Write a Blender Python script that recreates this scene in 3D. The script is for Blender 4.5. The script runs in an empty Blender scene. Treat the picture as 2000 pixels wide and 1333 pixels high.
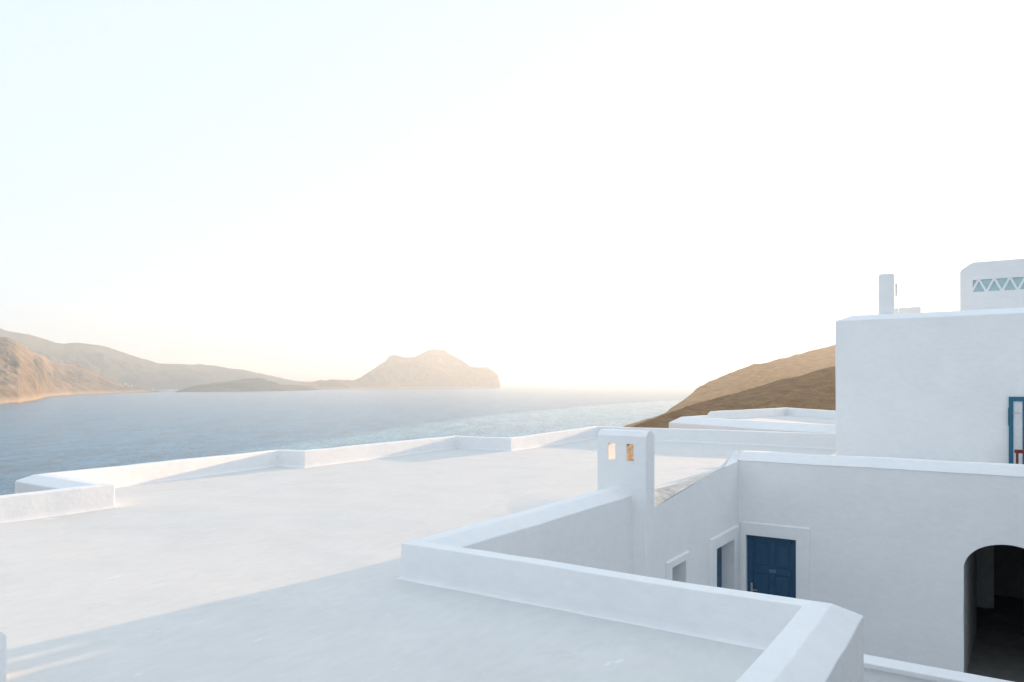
import bpy, bmesh, math, random
import numpy as np
from mathutils import Vector, noise as mnoise

# ------------------------------------------------------------------ camera, sky, sun, exposure
S = bpy.context.scene
COL = S.collection
F = 1453.0 / 2000.0                       # focal length in image widths
YAW = math.atan2(960.0, 1453.0)           # camera looks 33.5 deg left of the houses' long axis (+Y)
CY, SY = math.cos(YAW), math.sin(YAW)
cam_d = bpy.data.cameras.new('camera')
cam = bpy.data.objects.new('camera', cam_d); COL.objects.link(cam)
cam.location = (0, 0, 0)
cam.rotation_euler = (math.pi / 2, 0, YAW)
cam_d.sensor_width = 36.0; cam_d.lens = 36.0 * F
cam_d.shift_y = (747 - 666.5) / 2000.0
cam_d.clip_start = 0.1; cam_d.clip_end = 200000
S.camera = cam

SUN_EL = math.radians(5.5)
SUN_AZ = math.radians(4.95)                # from +Y towards +X
world = bpy.data.worlds.new('World'); S.world = world; world.use_nodes = True
nt = world.node_tree; nt.nodes.clear()
sky = nt.nodes.new('ShaderNodeTexSky'); sky.sky_type = 'NISHITA'; sky.sun_disc = False
sky.sun_elevation = SUN_EL; sky.sun_rotation = SUN_AZ
sky.altitude = 60; sky.air_density = 1.0; sky.dust_density = 0.0; sky.ozone_density = 1.0
hs = nt.nodes.new('ShaderNodeHueSaturation'); hs.inputs['Saturation'].default_value = 1.5
tint = nt.nodes.new('ShaderNodeMix'); tint.data_type = 'RGBA'; tint.blend_type = 'MULTIPLY'; tint.inputs['Factor'].default_value = 1.0; tint.inputs['B'].default_value = (0.84, 0.935, 1.04, 1)
bg = nt.nodes.new('ShaderNodeBackground'); bg.inputs['Strength'].default_value = 0.15
wo = nt.nodes.new('ShaderNodeOutputWorld')
gm = nt.nodes.new('ShaderNodeGamma'); gm.inputs['Gamma'].default_value = 0.07
nt.links.new(sky.outputs[0], gm.inputs['Color']); nt.links.new(gm.outputs[0], hs.inputs['Color']); nt.links.new(hs.outputs[0], tint.inputs['A']); nt.links.new(tint.outputs['Result'], bg.inputs[0]); nt.links.new(bg.outputs[0], wo.inputs[0])

sun_d = bpy.data.lights.new('sun', 'SUN'); sun_d.energy = 2.0; sun_d.angle = math.radians(0.6)
sun_d.color = (1.0, 0.63, 0.35)
sun = bpy.data.objects.new('sun', sun_d); COL.objects.link(sun)
tosun = Vector((math.sin(SUN_AZ) * math.cos(SUN_EL), math.cos(SUN_AZ) * math.cos(SUN_EL), math.sin(SUN_EL)))
sun.rotation_euler = tosun.to_track_quat('Z', 'Y').to_euler()

S.view_settings.view_transform = 'Standard'
S.view_settings.look = 'None'
S.view_settings.gamma = 1.0
S.view_settings.use_curve_mapping = False
S.view_settings.exposure = 2.77
S.cycles.max_bounces = 10
S.cycles.diffuse_bounces = 6
S.cycles.volume_bounces = 2
S.cycles.use_denoising = True
S.cycles.sample_clamp_indirect = 6.0

HAZE_DENSITY = 1.25e-4
SEA = -60.0

# ------------------------------------------------------------------ helpers
def ray(px, py=747.0):
    """direction per metre of depth of the sight line at photograph position (px, py)"""
    a = (px - 1000.0) / 1453.0; b = -(py - 747.0) / 1453.0
    return Vector((CY * a - SY, SY * a + CY, b))
def at(px, py, d):
    return ray(px, py) * d

def wob(p, amp):
    """slow hand-plastered unevenness, the same for every neighbouring wall"""
    if amp == 0: return Vector(p)
    q = Vector(p) * 0.9
    n = Vector((mnoise.noise(q + Vector((11.3, 0, 0))), mnoise.noise(q + Vector((0, 47.1, 0))), mnoise.noise(q + Vector((0, 0, 83.7)))))
    q2 = Vector(p) * 2.7
    n2 = Vector((mnoise.noise(q2 + Vector((5.3, 1, 0))), mnoise.noise(q2 + Vector((0, 7.1, 2))), mnoise.noise(q2 + Vector((3, 0, 3.7)))))
    return Vector(p) + n * amp * 1.5 + n2 * amp * 0.7

def link(name, me, mat, parent=None):
    o = bpy.data.objects.new(name, me); COL.objects.link(o)
    if mat is not None: me.materials.append(mat)
    if parent is not None: o.parent = parent
    return o

def mesh_from(name, verts, faces, mat, parent=None, bevel=0.0, smooth=False, amp=0.0, seg=2):
    me = bpy.data.meshes.new(name)
    if amp: verts = [wob(v, amp) for v in verts]
    me.from_pydata([tuple(v) for v in verts], [], faces); me.update()
    bm = bmesh.new(); bm.from_mesh(me)
    bmesh.ops.remove_doubles(bm, verts=bm.verts, dist=1e-4)
    bmesh.ops.recalc_face_normals(bm, faces=bm.faces)
    bm.to_mesh(me); bm.free()
    if smooth:
        for p in me.polygons: p.use_smooth = True
    o = link(name, me, mat, parent)
    if bevel:
        m = o.modifiers.new('bevel', 'BEVEL'); m.width = bevel; m.segments = seg; m.limit_method = 'ANGLE'; m.angle_limit = math.radians(25)
        m.harden_normals = False
    return o

def box_vf(x0, x1, y0, y1, z0, z1, base=0):
    v = [(x0,y0,z0),(x1,y0,z0),(x1,y1,z0),(x0,y1,z0),(x0,y0,z1),(x1,y0,z1),(x1,y1,z1),(x0,y1,z1)]
    f = [(0,3,2,1),(4,5,6,7),(0,1,5,4),(1,2,6,5),(2,3,7,6),(3,0,4,7)]
    return v, [tuple(i + base for i in q) for q in f]

def boxes(name, lst, mat, parent=None, bevel=0.0):
    V, Fc = [], []
    for b in lst:
        v, f = box_vf(*b, base=len(V)); V += v; Fc += f
    me = bpy.data.meshes.new(name); me.from_pydata(V, [], Fc); me.update()
    o = link(name, me, mat, parent)
    if bevel:
        m = o.modifiers.new('bevel', 'BEVEL'); m.width = bevel; m.segments = 2; m.limit_method = 'ANGLE'
    return o

def thing(name, label, cat, loc=(0, 0, 0), group=None):
    o = bpy.data.objects.new(name, None); COL.objects.link(o); o.location = loc
    o['label'] = label; o['category'] = cat
    if group: o['group'] = group
    return o

def dense(lst, step):
    out = [lst[0]]
    for a, b in zip(lst[:-1], lst[1:]):
        n = max(1, int(math.ceil((Vector(b) - Vector(a)).length / step)))
        for i in range(1, n + 1): out.append(tuple(Vector(a).lerp(Vector(b), i / n)))
    return out

def sweep(name, path, profile, mat, parent=None, closed=False, tops=None, ztop=None, bevel=0.015, amp=0.008, step=0.22, caps=True):
    """profile (offset to the left of the path, z) carried along a mitred XY path; tops shifts the heights above ztop at each path point"""
    n = len(path); P = [Vector((p[0], p[1])) for p in path]
    norms = []
    for i in range(n):
        segs = []
        if i > 0 or closed: segs.append((P[i] - P[i - 1]).normalized())
        if i < n - 1 or closed: segs.append((P[(i + 1) % n] - P[i]).normalized())
        ns = [Vector((-d.y, d.x)) for d in segs]
        if len(ns) == 1: m = ns[0]
        else:
            m = (ns[0] + ns[1]).normalized(); m = m / max(0.3, m.dot(ns[0]))
        norms.append(m)
    rows = []
    rng = range(n) if closed else range(n - 1)
    for i in rng:
        j = (i + 1) % n
        k = max(1, int((P[j] - P[i]).length / step))
        for q in range(k + (1 if (not closed and i == n - 2) else 0)):
            t = q / k
            p = P[i].lerp(P[j], t); m = norms[i].lerp(norms[j], t)
            dz = 0.0
            if tops: dz = tops[i] * (1 - t) + tops[j] * t
            row = []
            for (o_, z_) in profile:
                row.append((p.x + m.x * o_, p.y + m.y * o_, z_ + (dz if ztop is not None and z_ > ztop else 0)))
            rows.append(row)
    V = [v for r in rows for v in r]; w = len(profile); Fc = []
    R = len(rows)
    for i in range(R if closed else R - 1):
        j = (i + 1) % R
        for k in range(w - 1):
            Fc.append((i * w + k, j * w + k, j * w + k + 1, i * w + k + 1))
    if caps and not closed:
        Fc.append(tuple(range(w))); Fc.append(tuple((R - 1) * w + k for k in range(w)))
    return mesh_from(name, V, Fc, mat, parent, bevel=bevel, amp=amp)

def prof_dense(prof, step=0.4):
    return [(p[0], p[1]) for p in dense([(a, b, 0) for a, b in prof], step)]

# ------------------------------------------------------------------ materials
def new_mat(name):
    m = bpy.data.materials.new(name); m.use_nodes = True
    n = m.node_tree.nodes; b = n['Principled BSDF']
    return m, m.node_tree, b

def plain(name, col, rough=0.6, metal=0.0, spec=0.5):
    m, t, b = new_mat(name)
    b.inputs['Base Color'].default_value = (*col, 1); b.inputs['Roughness'].default_value = rough
    b.inputs['Metallic'].default_value = metal; b.inputs['Specular IOR Level'].default_value = spec
    # faint wear so that no surface is perfectly even
    tc = t.nodes.new('ShaderNodeTexCoord'); nz = t.nodes.new('ShaderNodeTexNoise'); nz.inputs['Scale'].default_value = 14; nz.inputs['Detail'].default_value = 6
    mx = t.nodes.new('ShaderNodeMix'); mx.data_type = 'RGBA'
    mx.inputs['A'].default_value = (*[c * 0.82 for c in col], 1); mx.inputs['B'].default_value = (*[min(1, c * 1.12) for c in col], 1)
    t.links.new(tc.outputs['Object'], nz.inputs['Vector']); t.links.new(nz.outputs['Fac'], mx.inputs['Factor']); t.links.new(mx.outputs['Result'], b.inputs['Base Color'])
    return m

def plaster(name, c_lo, c_hi, bump=0.25, cracks=0.0, streak=None, fine=60.0, rough=0.85, blot=1.3, coarse=5.0):
    m, t, b = new_mat(name)
    L = t.links.new; N = t.nodes.new
    tc = N('ShaderNodeTexCoord')
    def nz(scale, detail, vec=None, rough_=0.55):
        x = N('ShaderNodeTexNoise'); x.inputs['Scale'].default_value = scale; x.inputs['Detail'].default_value = detail; x.inputs['Roughness'].default_value = rough_
        L(vec if vec else tc.outputs['Object'], x.inputs['Vector']); return x
    big = nz(blot, 5); mid = nz(6.0, 6)
    vec = None
    if streak:
        mp = N('ShaderNodeMapping'); mp.inputs['Scale'].default_value = streak; mp.inputs['Rotation'].default_value = (0, 0, math.radians(7))
        L(tc.outputs['Object'], mp.inputs['Vector']); vec = mp.outputs[0]
    st = nz(coarse, 6, vec, 0.6)
    add = N('ShaderNodeMath'); add.operation = 'ADD'; L(big.outputs['Fac'], add.inputs[0]); L(st.outputs['Fac'], add.inputs[1])
    rg = N('ShaderNodeMapRange'); rg.inputs['From Min'].default_value = 0.7; rg.inputs['From Max'].default_value = 1.3
    L(add.outputs[0], rg.inputs['Value'])
    mx = N('ShaderNodeMix'); mx.data_type = 'RGBA'; mx.inputs['A'].default_value = (*c_lo, 1); mx.inputs['B'].default_value = (*c_hi, 1)
    L(rg.outputs[0], mx.inputs['Factor']); col = mx.outputs['Result']
    if cracks:
        wv = N('ShaderNodeVectorMath'); wv.operation = 'MULTIPLY_ADD'; wv.inputs[1].default_value = (0.9, 0.9, 0.9)
        L(nz(1.7, 5).outputs['Color'], wv.inputs[0]); L(tc.outputs['Object'], wv.inputs[2])
        vo = N('ShaderNodeTexVoronoi'); vo.feature = 'DISTANCE_TO_EDGE'; vo.inputs['Scale'].default_value = 0.33; L(wv.outputs[0], vo.inputs['Vector'])
        cr = N('ShaderNodeMapRange'); cr.inputs['From Min'].default_value = 0.0; cr.inputs['From Max'].default_value = 0.007; cr.inputs['To Min'].default_value = cracks; cr.inputs['To Max'].default_value = 0.0
        L(vo.outputs['Distance'], cr.inputs['Value'])
        bk = N('ShaderNodeMapRange'); bk.inputs['From Min'].default_value = 0.5; bk.inputs['From Max'].default_value = 0.6; L(nz(0.8, 3).outputs['Fac'], bk.inputs['Value'])
        ml = N('ShaderNodeMath'); ml.operation = 'MULTIPLY'; L(cr.outputs[0], ml.inputs[0]); L(bk.outputs[0], ml.inputs[1])
        m3 = N('ShaderNodeMix'); m3.data_type = 'RGBA'; m3.inputs['B'].default_value = (0.30, 0.29, 0.28, 1); L(ml.outputs[0], m3.inputs['Factor']); L(col, m3.inputs['A'])
        pt = N('ShaderNodeMapRange'); pt.inputs['From Min'].default_value = 0.66; pt.inputs['From Max'].default_value = 0.70; pt.inputs['To Max'].default_value = 0.55; L(nz(3.4, 5, vec, 0.62).outputs['Fac'], pt.inputs['Value'])
        m4 = N('ShaderNodeMix'); m4.data_type = 'RGBA'; m4.inputs['B'].default_value = (0.86, 0.86, 0.85, 1); L(pt.outputs[0], m4.inputs['Factor']); L(m3.outputs['Result'], m4.inputs['A'])
        col = m4.outputs['Result']
    L(col, b.inputs['Base Color'])
    fn = nz(fine, 4)
    s1 = N('ShaderNodeMath'); s1.operation = 'MULTIPLY_ADD'; s1.inputs[1].default_value = 0.25
    L(fn.outputs['Fac'], s1.inputs[0]); L(st.outputs['Fac'], s1.inputs[2])
    s2 = N('ShaderNodeMath'); s2.operation = 'MULTIPLY_ADD'; s2.inputs[1].default_value = 0.5
    L(mid.outputs['Fac'], s2.inputs[0]); L(s1.outputs[0], s2.inputs[2])
    bp = N('ShaderNodeBump'); bp.inputs['Strength'].default_value = bump; bp.inputs['Distance'].default_value = 0.02
    L(s2.outputs[0], bp.inputs['Height']); L(bp.outputs[0], b.inputs['Normal'])
    b.inputs['Roughness'].default_value = rough; b.inputs['Specular IOR Level'].default_value = 0.25
    return m

M_WALL = plaster('white_plaster', (0.83, 0.835, 0.84), (0.89, 0.89, 0.89), bump=0.32, streak=(0.8, 0.8, 1.35), coarse=9.0, fine=45)
M_ROOF = plaster('roof_screed', (0.665, 0.66, 0.645), (0.735, 0.728, 0.71), bump=0.13, streak=(2.2, 0.8, 1.0), coarse=6.0, fine=30, cracks=0.09)
M_ROUGH = plaster('broken_mortar', (0.50, 0.45, 0.40), (0.82, 0.77, 0.71), bump=1.0, fine=30, blot=5.0, coarse=14)
M_SOOT = plaster('sooty_stone', (0.24, 0.19, 0.15), (0.80, 0.73, 0.64), bump=1.0, fine=40, blot=14.0, coarse=26)
M_DOOR = plain('navy_door_paint', (0.0145, 0.074, 0.148), 0.45)
M_TEAL = plain('teal_blue_paint', (0.018, 0.135, 0.215), 0.45)
M_STEEL = plain('brushed_steel', (0.55, 0.56, 0.58), 0.35, 0.9)
M_SIGN = plain('sign_white', (0.22, 0.30, 0.40), 0.5)
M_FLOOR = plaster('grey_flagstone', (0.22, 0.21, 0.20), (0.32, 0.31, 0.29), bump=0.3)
M_PAVE = plaster('pale_paving', (0.56, 0.56, 0.56), (0.70, 0.70, 0.69), bump=0.3)
M_BLOCKER = plaster('blocker_finish', (0.60, 0.60, 0.60), (0.74, 0.74, 0.735), bump=0.8, blot=3.0)  # finish of the added wing, tuned for its effect on the courtyard light
M_DARK = plain('passage_shade_render', (0.30, 0.305, 0.31), 0.8)  # passage dimness put into a darker wall colour that bounces less light
M_GREY = plain('grey_paint', (0.30, 0.32, 0.33), 0.8)
M_RED = plain('red_brown_wood', (0.16, 0.022, 0.014), 0.4)
M_CURTAIN = plain('white_curtain', (0.74, 0.76, 0.77), 0.7)
M_PANE = plain('teal_glass', (0.45, 0.63, 0.66), 0.12)
M_LIMEWASH = plain('limewash', (0.72, 0.72, 0.72), 0.8)

def hill_mat(name, lo, mid, hi, scale, bump=0.6, shrub=0.07, dark=0.45, shore=0.0):
    m, t, b = new_mat(name); L = t.links.new; N = t.nodes.new
    tc = N('ShaderNodeTexCoord')
    n1 = N('ShaderNodeTexNoise'); n1.inputs['Scale'].default_value = scale; n1.inputs['Detail'].default_value = 9; n1.inputs['Roughness'].default_value = 0.66
    n2 = N('ShaderNodeTexNoise'); n2.inputs['Scale'].default_value = scale * 7; n2.inputs['Detail'].default_value = 7; n2.inputs['Roughness'].default_value = 0.7
    L(tc.outputs['Object'], n1.inputs[0]); L(tc.outputs['Object'], n2.inputs[0])
    a = N('ShaderNodeMath'); a.operation = 'MULTIPLY_ADD'; a.inputs[1].default_value = 0.55; L(n2.outputs['Fac'], a.inputs[0]); L(n1.outputs['Fac'], a.inputs[2])
    r = N('ShaderNodeValToRGB'); e = r.color_ramp.elements
    e[0].position = 0.58; e[0].color = (*lo, 1); e[1].position = 1.0; e[1].color = (*hi, 1)
    x = e.new(0.76); x.color = (*mid, 1)
    L(a.outputs[0], r.inputs[0])
    vo = N('ShaderNodeTexVoronoi'); vo.inputs['Scale'].default_value = shrub; L(tc.outputs['Object'], vo.inputs['Vector'])
    vr = N('ShaderNodeMapRange'); vr.inputs['From Min'].default_value = 0.18; vr.inputs['From Max'].default_value = 0.42; vr.inputs['To Min'].default_value = 1.0; vr.inputs['To Max'].default_value = 0.0
    L(vo.outputs['Distance'], vr.inputs['Value'])
    pm = N('ShaderNodeMapRange'); pm.inputs['From Min'].default_value = 0.45; pm.inputs['From Max'].default_value = 0.6; L(n1.outputs['Fac'], pm.inputs['Value'])
    sm = N('ShaderNodeMath'); sm.operation = 'MULTIPLY'; L(vr.outputs[0], sm.inputs[0]); L(pm.outputs[0], sm.inputs[1])
    sm2 = N('ShaderNodeMath'); sm2.operation = 'MULTIPLY'; sm2.inputs[1].default_value = dark; L(sm.outputs[0], sm2.inputs[0])
    sx = N('ShaderNodeMix'); sx.data_type = 'RGBA'; sx.inputs['B'].default_value = (0.045, 0.05, 0.03, 1)
    L(sm2.outputs[0], sx.inputs['Factor']); L(r.outputs[0], sx.inputs['A']); col = sx.outputs['Result']
    if shore:                                                    # bare pale rock along the waterline, wet and dark at its foot
        ge = N('ShaderNodeSeparateXYZ'); L(tc.outputs['Object'], ge.inputs[0])
        zz = N('ShaderNodeMath'); zz.operation = 'MULTIPLY_ADD'; zz.inputs[1].default_value = 26.0; L(n2.outputs['Fac'], zz.inputs[0]); L(ge.outputs['Z'], zz.inputs[2])
        for (za, zb, cc, f_) in ((SEA + 34, SEA + 16, (0.46, 0.37, 0.27), 0.8), (SEA + 17, SEA + 14, (0.10, 0.085, 0.07), 0.85)):
            mr = N('ShaderNodeMapRange'); mr.inputs['From Min'].default_value = zb; mr.inputs['From Max'].default_value = za; mr.inputs['To Min'].default_value = f_ * shore; mr.inputs['To Max'].default_value = 0.0
            L(zz.outputs[0], mr.inputs['Value'])
            mm = N('ShaderNodeMix'); mm.data_type = 'RGBA'; mm.inputs['B'].default_value = (*cc, 1); L(mr.outputs[0], mm.inputs['Factor']); L(col, mm.inputs['A']); col = mm.outputs['Result']
    L(col, b.inputs['Base Color'])
    bp = N('ShaderNodeBump'); bp.inputs['Strength'].default_value = bump; bp.inputs['Distance'].default_value = 1.0 / scale * 0.02
    L(a.outputs[0], bp.inputs['Height']); L(bp.outputs[0], b.inputs['Normal'])
    b.inputs['Roughness'].default_value = 1.0; b.inputs['Specular IOR Level'].default_value = 0.1
    return m
M_HILL = hill_mat('dry_scrub', (0.11, 0.10, 0.072), (0.22, 0.17, 0.12), (0.36, 0.29, 0.21), 0.016, shore=1.0)
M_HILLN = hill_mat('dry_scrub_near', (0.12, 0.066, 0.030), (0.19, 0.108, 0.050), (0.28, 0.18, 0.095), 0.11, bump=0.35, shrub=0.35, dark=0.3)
M_HILLU = hill_mat('sunlit_tint_slope', (0.27, 0.15, 0.070), (0.40, 0.23, 0.115), (0.50, 0.305, 0.165), 0.05, bump=0.25, shrub=0.16, dark=0.18)  # hazy sun glow on the upper hill put into a lighter golden base
M_HILLG = hill_mat('grey_green_scrub', (0.04, 0.062, 0.055), (0.075, 0.105, 0.09), (0.16, 0.165, 0.125), 0.006)

# ------------------------------------------------------------------ sea
def sea_material():
    m, t, b = new_mat('sea_water'); L = t.links.new; N = t.nodes.new
    tc = N('ShaderNodeTexCoord')
    def rotmap(scale, rot):
        mp = N('ShaderNodeMapping'); mp.vector_type = 'TEXTURE'; mp.inputs['Rotation'].default_value = (0, 0, rot); mp.inputs['Scale'].default_value = scale
        L(tc.outputs['Object'], mp.inputs[0]); return mp.outputs[0]
    def nz(vec, scale, detail, r=0.6):
        x = N('ShaderNodeTexNoise'); x.inputs['Scale'].default_value = scale; x.inputs['Detail'].default_value = detail; x.inputs['Roughness'].default_value = r
        L(vec, x.inputs[0]); return x.outputs['Fac']
    def mth(op, a, c, d=None):
        x = N('ShaderNodeMath'); x.operation = op
        for i, v in enumerate((a, c, d)):
            if v is None: continue
            if isinstance(v, (int, float)): x.inputs[i].default_value = v
            else: L(v, x.inputs[i])
        return x.outputs[0]
    v = rotmap((1, 1, 1), YAW)
    sp = N('ShaderNodeSeparateXYZ'); L(v, sp.inputs[0])
    lat, dep = sp.outputs[0], sp.outputs[1]
    # wind line: sheltered smoother water on the near side of lateral = q(depth)
    wn = nz(tc.outputs['Object'], 0.006, 4)
    d2 = mth('MULTIPLY', dep, dep)
    q = mth('ADD', mth('MULTIPLY_ADD', d2, 1.40e-4, mth('MULTIPLY', dep, -0.0127)), -276.0)
    diff = mth('ADD', mth('SUBTRACT', lat, q), mth('MULTIPLY', mth('SUBTRACT', wn, 0.5), 90.0))
    calm = N('ShaderNodeMapRange'); calm.interpolation_type = 'SMOOTHSTEP'
    calm.inputs['From Min'].default_value = -25; calm.inputs['From Max'].default_value = 30
    L(diff, calm.inputs['Value'])
    calm = calm.outputs[0]
    w1 = nz(rotmap((1.9, 1.0, 1.0), 0.5), 0.16, 8, 0.62)
    w2 = nz(rotmap((2.2, 1.0, 1.0), 0.7), 0.035, 6, 0.6)
    w3 = nz(rotmap((3.0, 1.0, 1.0), 0.6), 0.008, 4, 0.55)
    h = mth('ADD', mth('MULTIPLY', w1, 2.2), mth('ADD', mth('MULTIPLY', w2, 3.5), mth('MULTIPLY', w3, 3.0)))
    bp = N('ShaderNodeBump'); bp.inputs['Distance'].default_value = 1.0
    L(h, bp.inputs['Height']); L(mth('MULTIPLY_ADD', calm, -0.30, 0.75), bp.inputs['Strength']); L(bp.outputs[0], b.inputs['Normal'])
    cr = N('ShaderNodeMix'); cr.data_type = 'RGBA'; cr.inputs['A'].default_value = (0.06, 0.20, 0.31, 1); cr.inputs['B'].default_value = (0.15, 0.33, 0.42, 1)
    L(calm, cr.inputs['Factor'])
    ch = nz(rotmap((1.0, 3.5, 1.0), YAW), 0.30, 5, 0.7)
    c2 = nz(rotmap((1.0, 4.0, 1.0), YAW), 0.06, 4, 0.6)
    chop = N('ShaderNodeMapRange'); chop.inputs['From Min'].default_value = 0.36; chop.inputs['From Max'].default_value = 0.62
    L(mth('ADD', mth('MULTIPLY', ch, 0.65), mth('MULTIPLY', c2, 0.35)), chop.inputs['Value'])
    dk = N('ShaderNodeMix'); dk.data_type = 'RGBA'; dk.blend_type = 'MULTIPLY'; dk.inputs['Factor'].default_value = 1.0
    dm = N('ShaderNodeMix'); dm.data_type = 'RGBA'; dm.inputs['A'].default_value = (0.30, 0.34, 0.40, 1); dm.inputs['B'].default_value = (1.5, 1.45, 1.4, 1)
    L(chop.outputs[0], dm.inputs['Factor']); L(cr.outputs['Result'], dk.inputs['A']); L(dm.outputs['Result'], dk.inputs['B']); L(dk.outputs['Result'], b.inputs['Base Color'])
    b.inputs['Roughness'].default_value = 0.22; b.inputs['IOR'].default_value = 1.33; b.inputs['Specular IOR Level'].default_value = 0.32
    return m
R = 90000.0
sea = mesh_from('sea', [(-R, -R, SEA), (R, -R, SEA), (R, R, SEA), (-R, R, SEA)], [(0, 1, 2, 3)], sea_material())
sea['kind'] = 'structure'; sea['label'] = 'calm pale blue sea reaching to the hazy horizon'

# ------------------------------------------------------------------ terrain
def hash2(ix, iy, seed):
    h = (ix * 374761393 + iy * 668265263 + seed * 982451653) & 0xFFFFFFFF
    h = ((h ^ (h >> 13)) * 1274126177) & 0xFFFFFFFF
    return ((h ^ (h >> 16)) & 0xFFFF) / 65535.0
def vnoise(x, y, seed):
    ix = np.floor(x).astype(np.int64); iy = np.floor(y).astype(np.int64); fx = x - ix; fy = y - iy
    fx = fx * fx * (3 - 2 * fx); fy = fy * fy * (3 - 2 * fy)
    a = hash2(ix, iy, seed); b = hash2(ix + 1, iy, seed); c = hash2(ix, iy + 1, seed); d = hash2(ix + 1, iy + 1, seed)
    return (a * (1 - fx) + b * fx) * (1 - fy) + (c * (1 - fx) + d * fx) * fy
def fbm(x, y, seed, octs=6, gain=0.5):
    s = 0; a = 1; tot = 0
    for k in range(octs):
        s = s + a * vnoise(x, y, seed + k * 17); tot += a; a *= gain; x = x * 2.03 + 5.1; y = y * 2.03 + 1.7
    return s / tot
def ridged(x, y, seed, octs=6):
    s = 0; a = 1; tot = 0
    for k in range(octs):
        s = s + a * (1 - np.abs(2 * vnoise(x, y, seed + k * 31) - 1)); tot += a; a *= 0.52; x = x * 2.07 + 3.3; y = y * 2.07 + 9.2
    return s / tot

def terrain(name, ridge, foot, ridge_extra, mat, label, seed, wl, relief, ncol=420, nrow=90, shape=1.0, back=1.6, kind='structure', shelf=0.0):
    """a hill given by its skyline (px, y) and by its shore (px, depth); real depth from shore to crest and down the far side"""
    px = np.linspace(ridge[0][0], ridge[-1][0], ncol)
    ry = np.interp(px, [p[0] for p in ridge], [p[1] for p in ridge])
    fd = np.interp(px, [p[0] for p in foot], [p[1] for p in foot])
    ex = np.interp(px, [p[0] for p in ridge_extra], [p[1] for p in ridge_extra])
    rd = fd + ex
    rz = -(ry - 747) / 1453.0 * rd
    rz = np.maximum(rz, SEA + 1.5)
    v = np.concatenate([np.linspace(0, 1, nrow), 1 + np.linspace(0, 1, nrow // 3)[1:] * (back - 1)])
    PX, VV = np.meshgrid(px, v)
    D = fd[None, :] + (rd - fd)[None, :] * VV
    A = (PX - 1000) / 1453.0
    X = (CY * A - SY) * D; Y = (SY * A + CY) * D
    up = np.clip(VV, 0, 1)
    prof = up ** shape
    prof = np.where(VV > 1, np.maximum(0, 1 - (VV - 1) / (back - 1)) ** 1.1, prof)
    if shelf: prof = np.maximum(prof, np.minimum(1, VV / 0.10) * shelf * (1 - prof) + prof * (VV <= 1))
    H = (rz - SEA)[None, :]
    Z = SEA - 3 + (H + 3) * prof
    env = np.sin(np.pi * np.clip(VV, 0, 1) ** 0.8) * np.clip(H / H.max() * 1.5 + 0.12, 0, 1)
    g = ridged(X / wl, Y / wl, seed) - 0.62
    Z = Z + env * g * relief * 1.6 + env * (fbm(X / wl * 3, Y / wl * 3, seed + 5) - 0.5) * relief * 0.6
    Z = Z + env * (ridged(X / wl * 4.3, Y / wl * 4.3, seed + 40, 7) - 0.62) * relief * 0.45
    # the crest itself is a little ragged
    Z = Z + np.clip(prof, 0, 1) * (fbm(X / wl * 6, Y / wl * 6, seed + 9) - 0.5) * relief * 0.16
    # no slope in front may rise above the skyline
    lim = (rz / rd)[None, :] * D - 0.002 * D * (VV < 0.97)
    Z = np.where(VV < 1, np.minimum(Z, np.maximum(lim, SEA - 2)), Z)
    n, mcol = Z.shape
    V = np.stack([X.ravel(), Y.ravel(), Z.ravel()], 1)
    idx = np.arange(n * mcol).reshape(n, mcol)
    Fq = np.stack([idx[:-1, :-1].ravel(), idx[:-1, 1:].ravel(), idx[1:, 1:].ravel(), idx[1:, :-1].ravel()], 1)
    me = bpy.data.meshes.new(name); me.from_pydata(V.tolist(), [], Fq.tolist()); me.update()
    for p in me.polygons: p.use_smooth = True
    o = link(name, me, mat); o['kind'] = kind; o['label'] = label
    return o, (X, Y, Z, PX, VV)

terrain('distant_hill', [(-420, 660), (-150, 640), (0, 642), (30, 649), (60, 655), (110, 669), (125, 671), (145, 669), (180, 672), (210, 677), (235, 686), (265, 696), (310, 711), (345, 712), (390, 711), (430, 717), (470, 722), (510, 730), (560, 741), (600, 747.5), (640, 752)],
        [(-420, 5200), (0, 5200), (640, 7600)], [(-420, 1200), (640, 1200)], M_HILLG, 'hazy grey green ridge behind the brown headland', 3, 900, 150, shape=0.9)
HEAD, HG = terrain('headland', [(-420, 590), (-120, 628), (0, 659), (14, 660), (32, 666), (50, 677), (66, 690), (82, 693), (104, 708), (140, 711), (160, 716), (200, 733), (230, 746), (262, 756), (300, 762), (330, 765)],
        [(-420, 1500), (-60, 1850), (0, 2010), (36, 2120), (70, 2420), (92, 2980), (140, 3450), (240, 4000), (330, 4550)], [(-420, 1600), (0, 1300), (150, 1000), (330, 260)], M_HILL, 'sunlit brown headland sloping into the sea on the left', 11, 420, 62, shape=0.85, ncol=820, nrow=240, shelf=0.10)
terrain('low_island', [(340, 766.5), (352, 762), (380, 754), (412, 749), (450, 744), (480, 740), (500, 738.5), (516, 740), (522, 744), (538, 747), (545, 751), (562, 752), (590, 753), (620, 760)],
        [(340, 4440), (545, 5000), (620, 5600)], [(340, 60), (480, 420), (620, 100)], M_HILLG, 'low hazy islet in front of the mountain island', 21, 300, 45, ncol=260, nrow=60)
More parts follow.
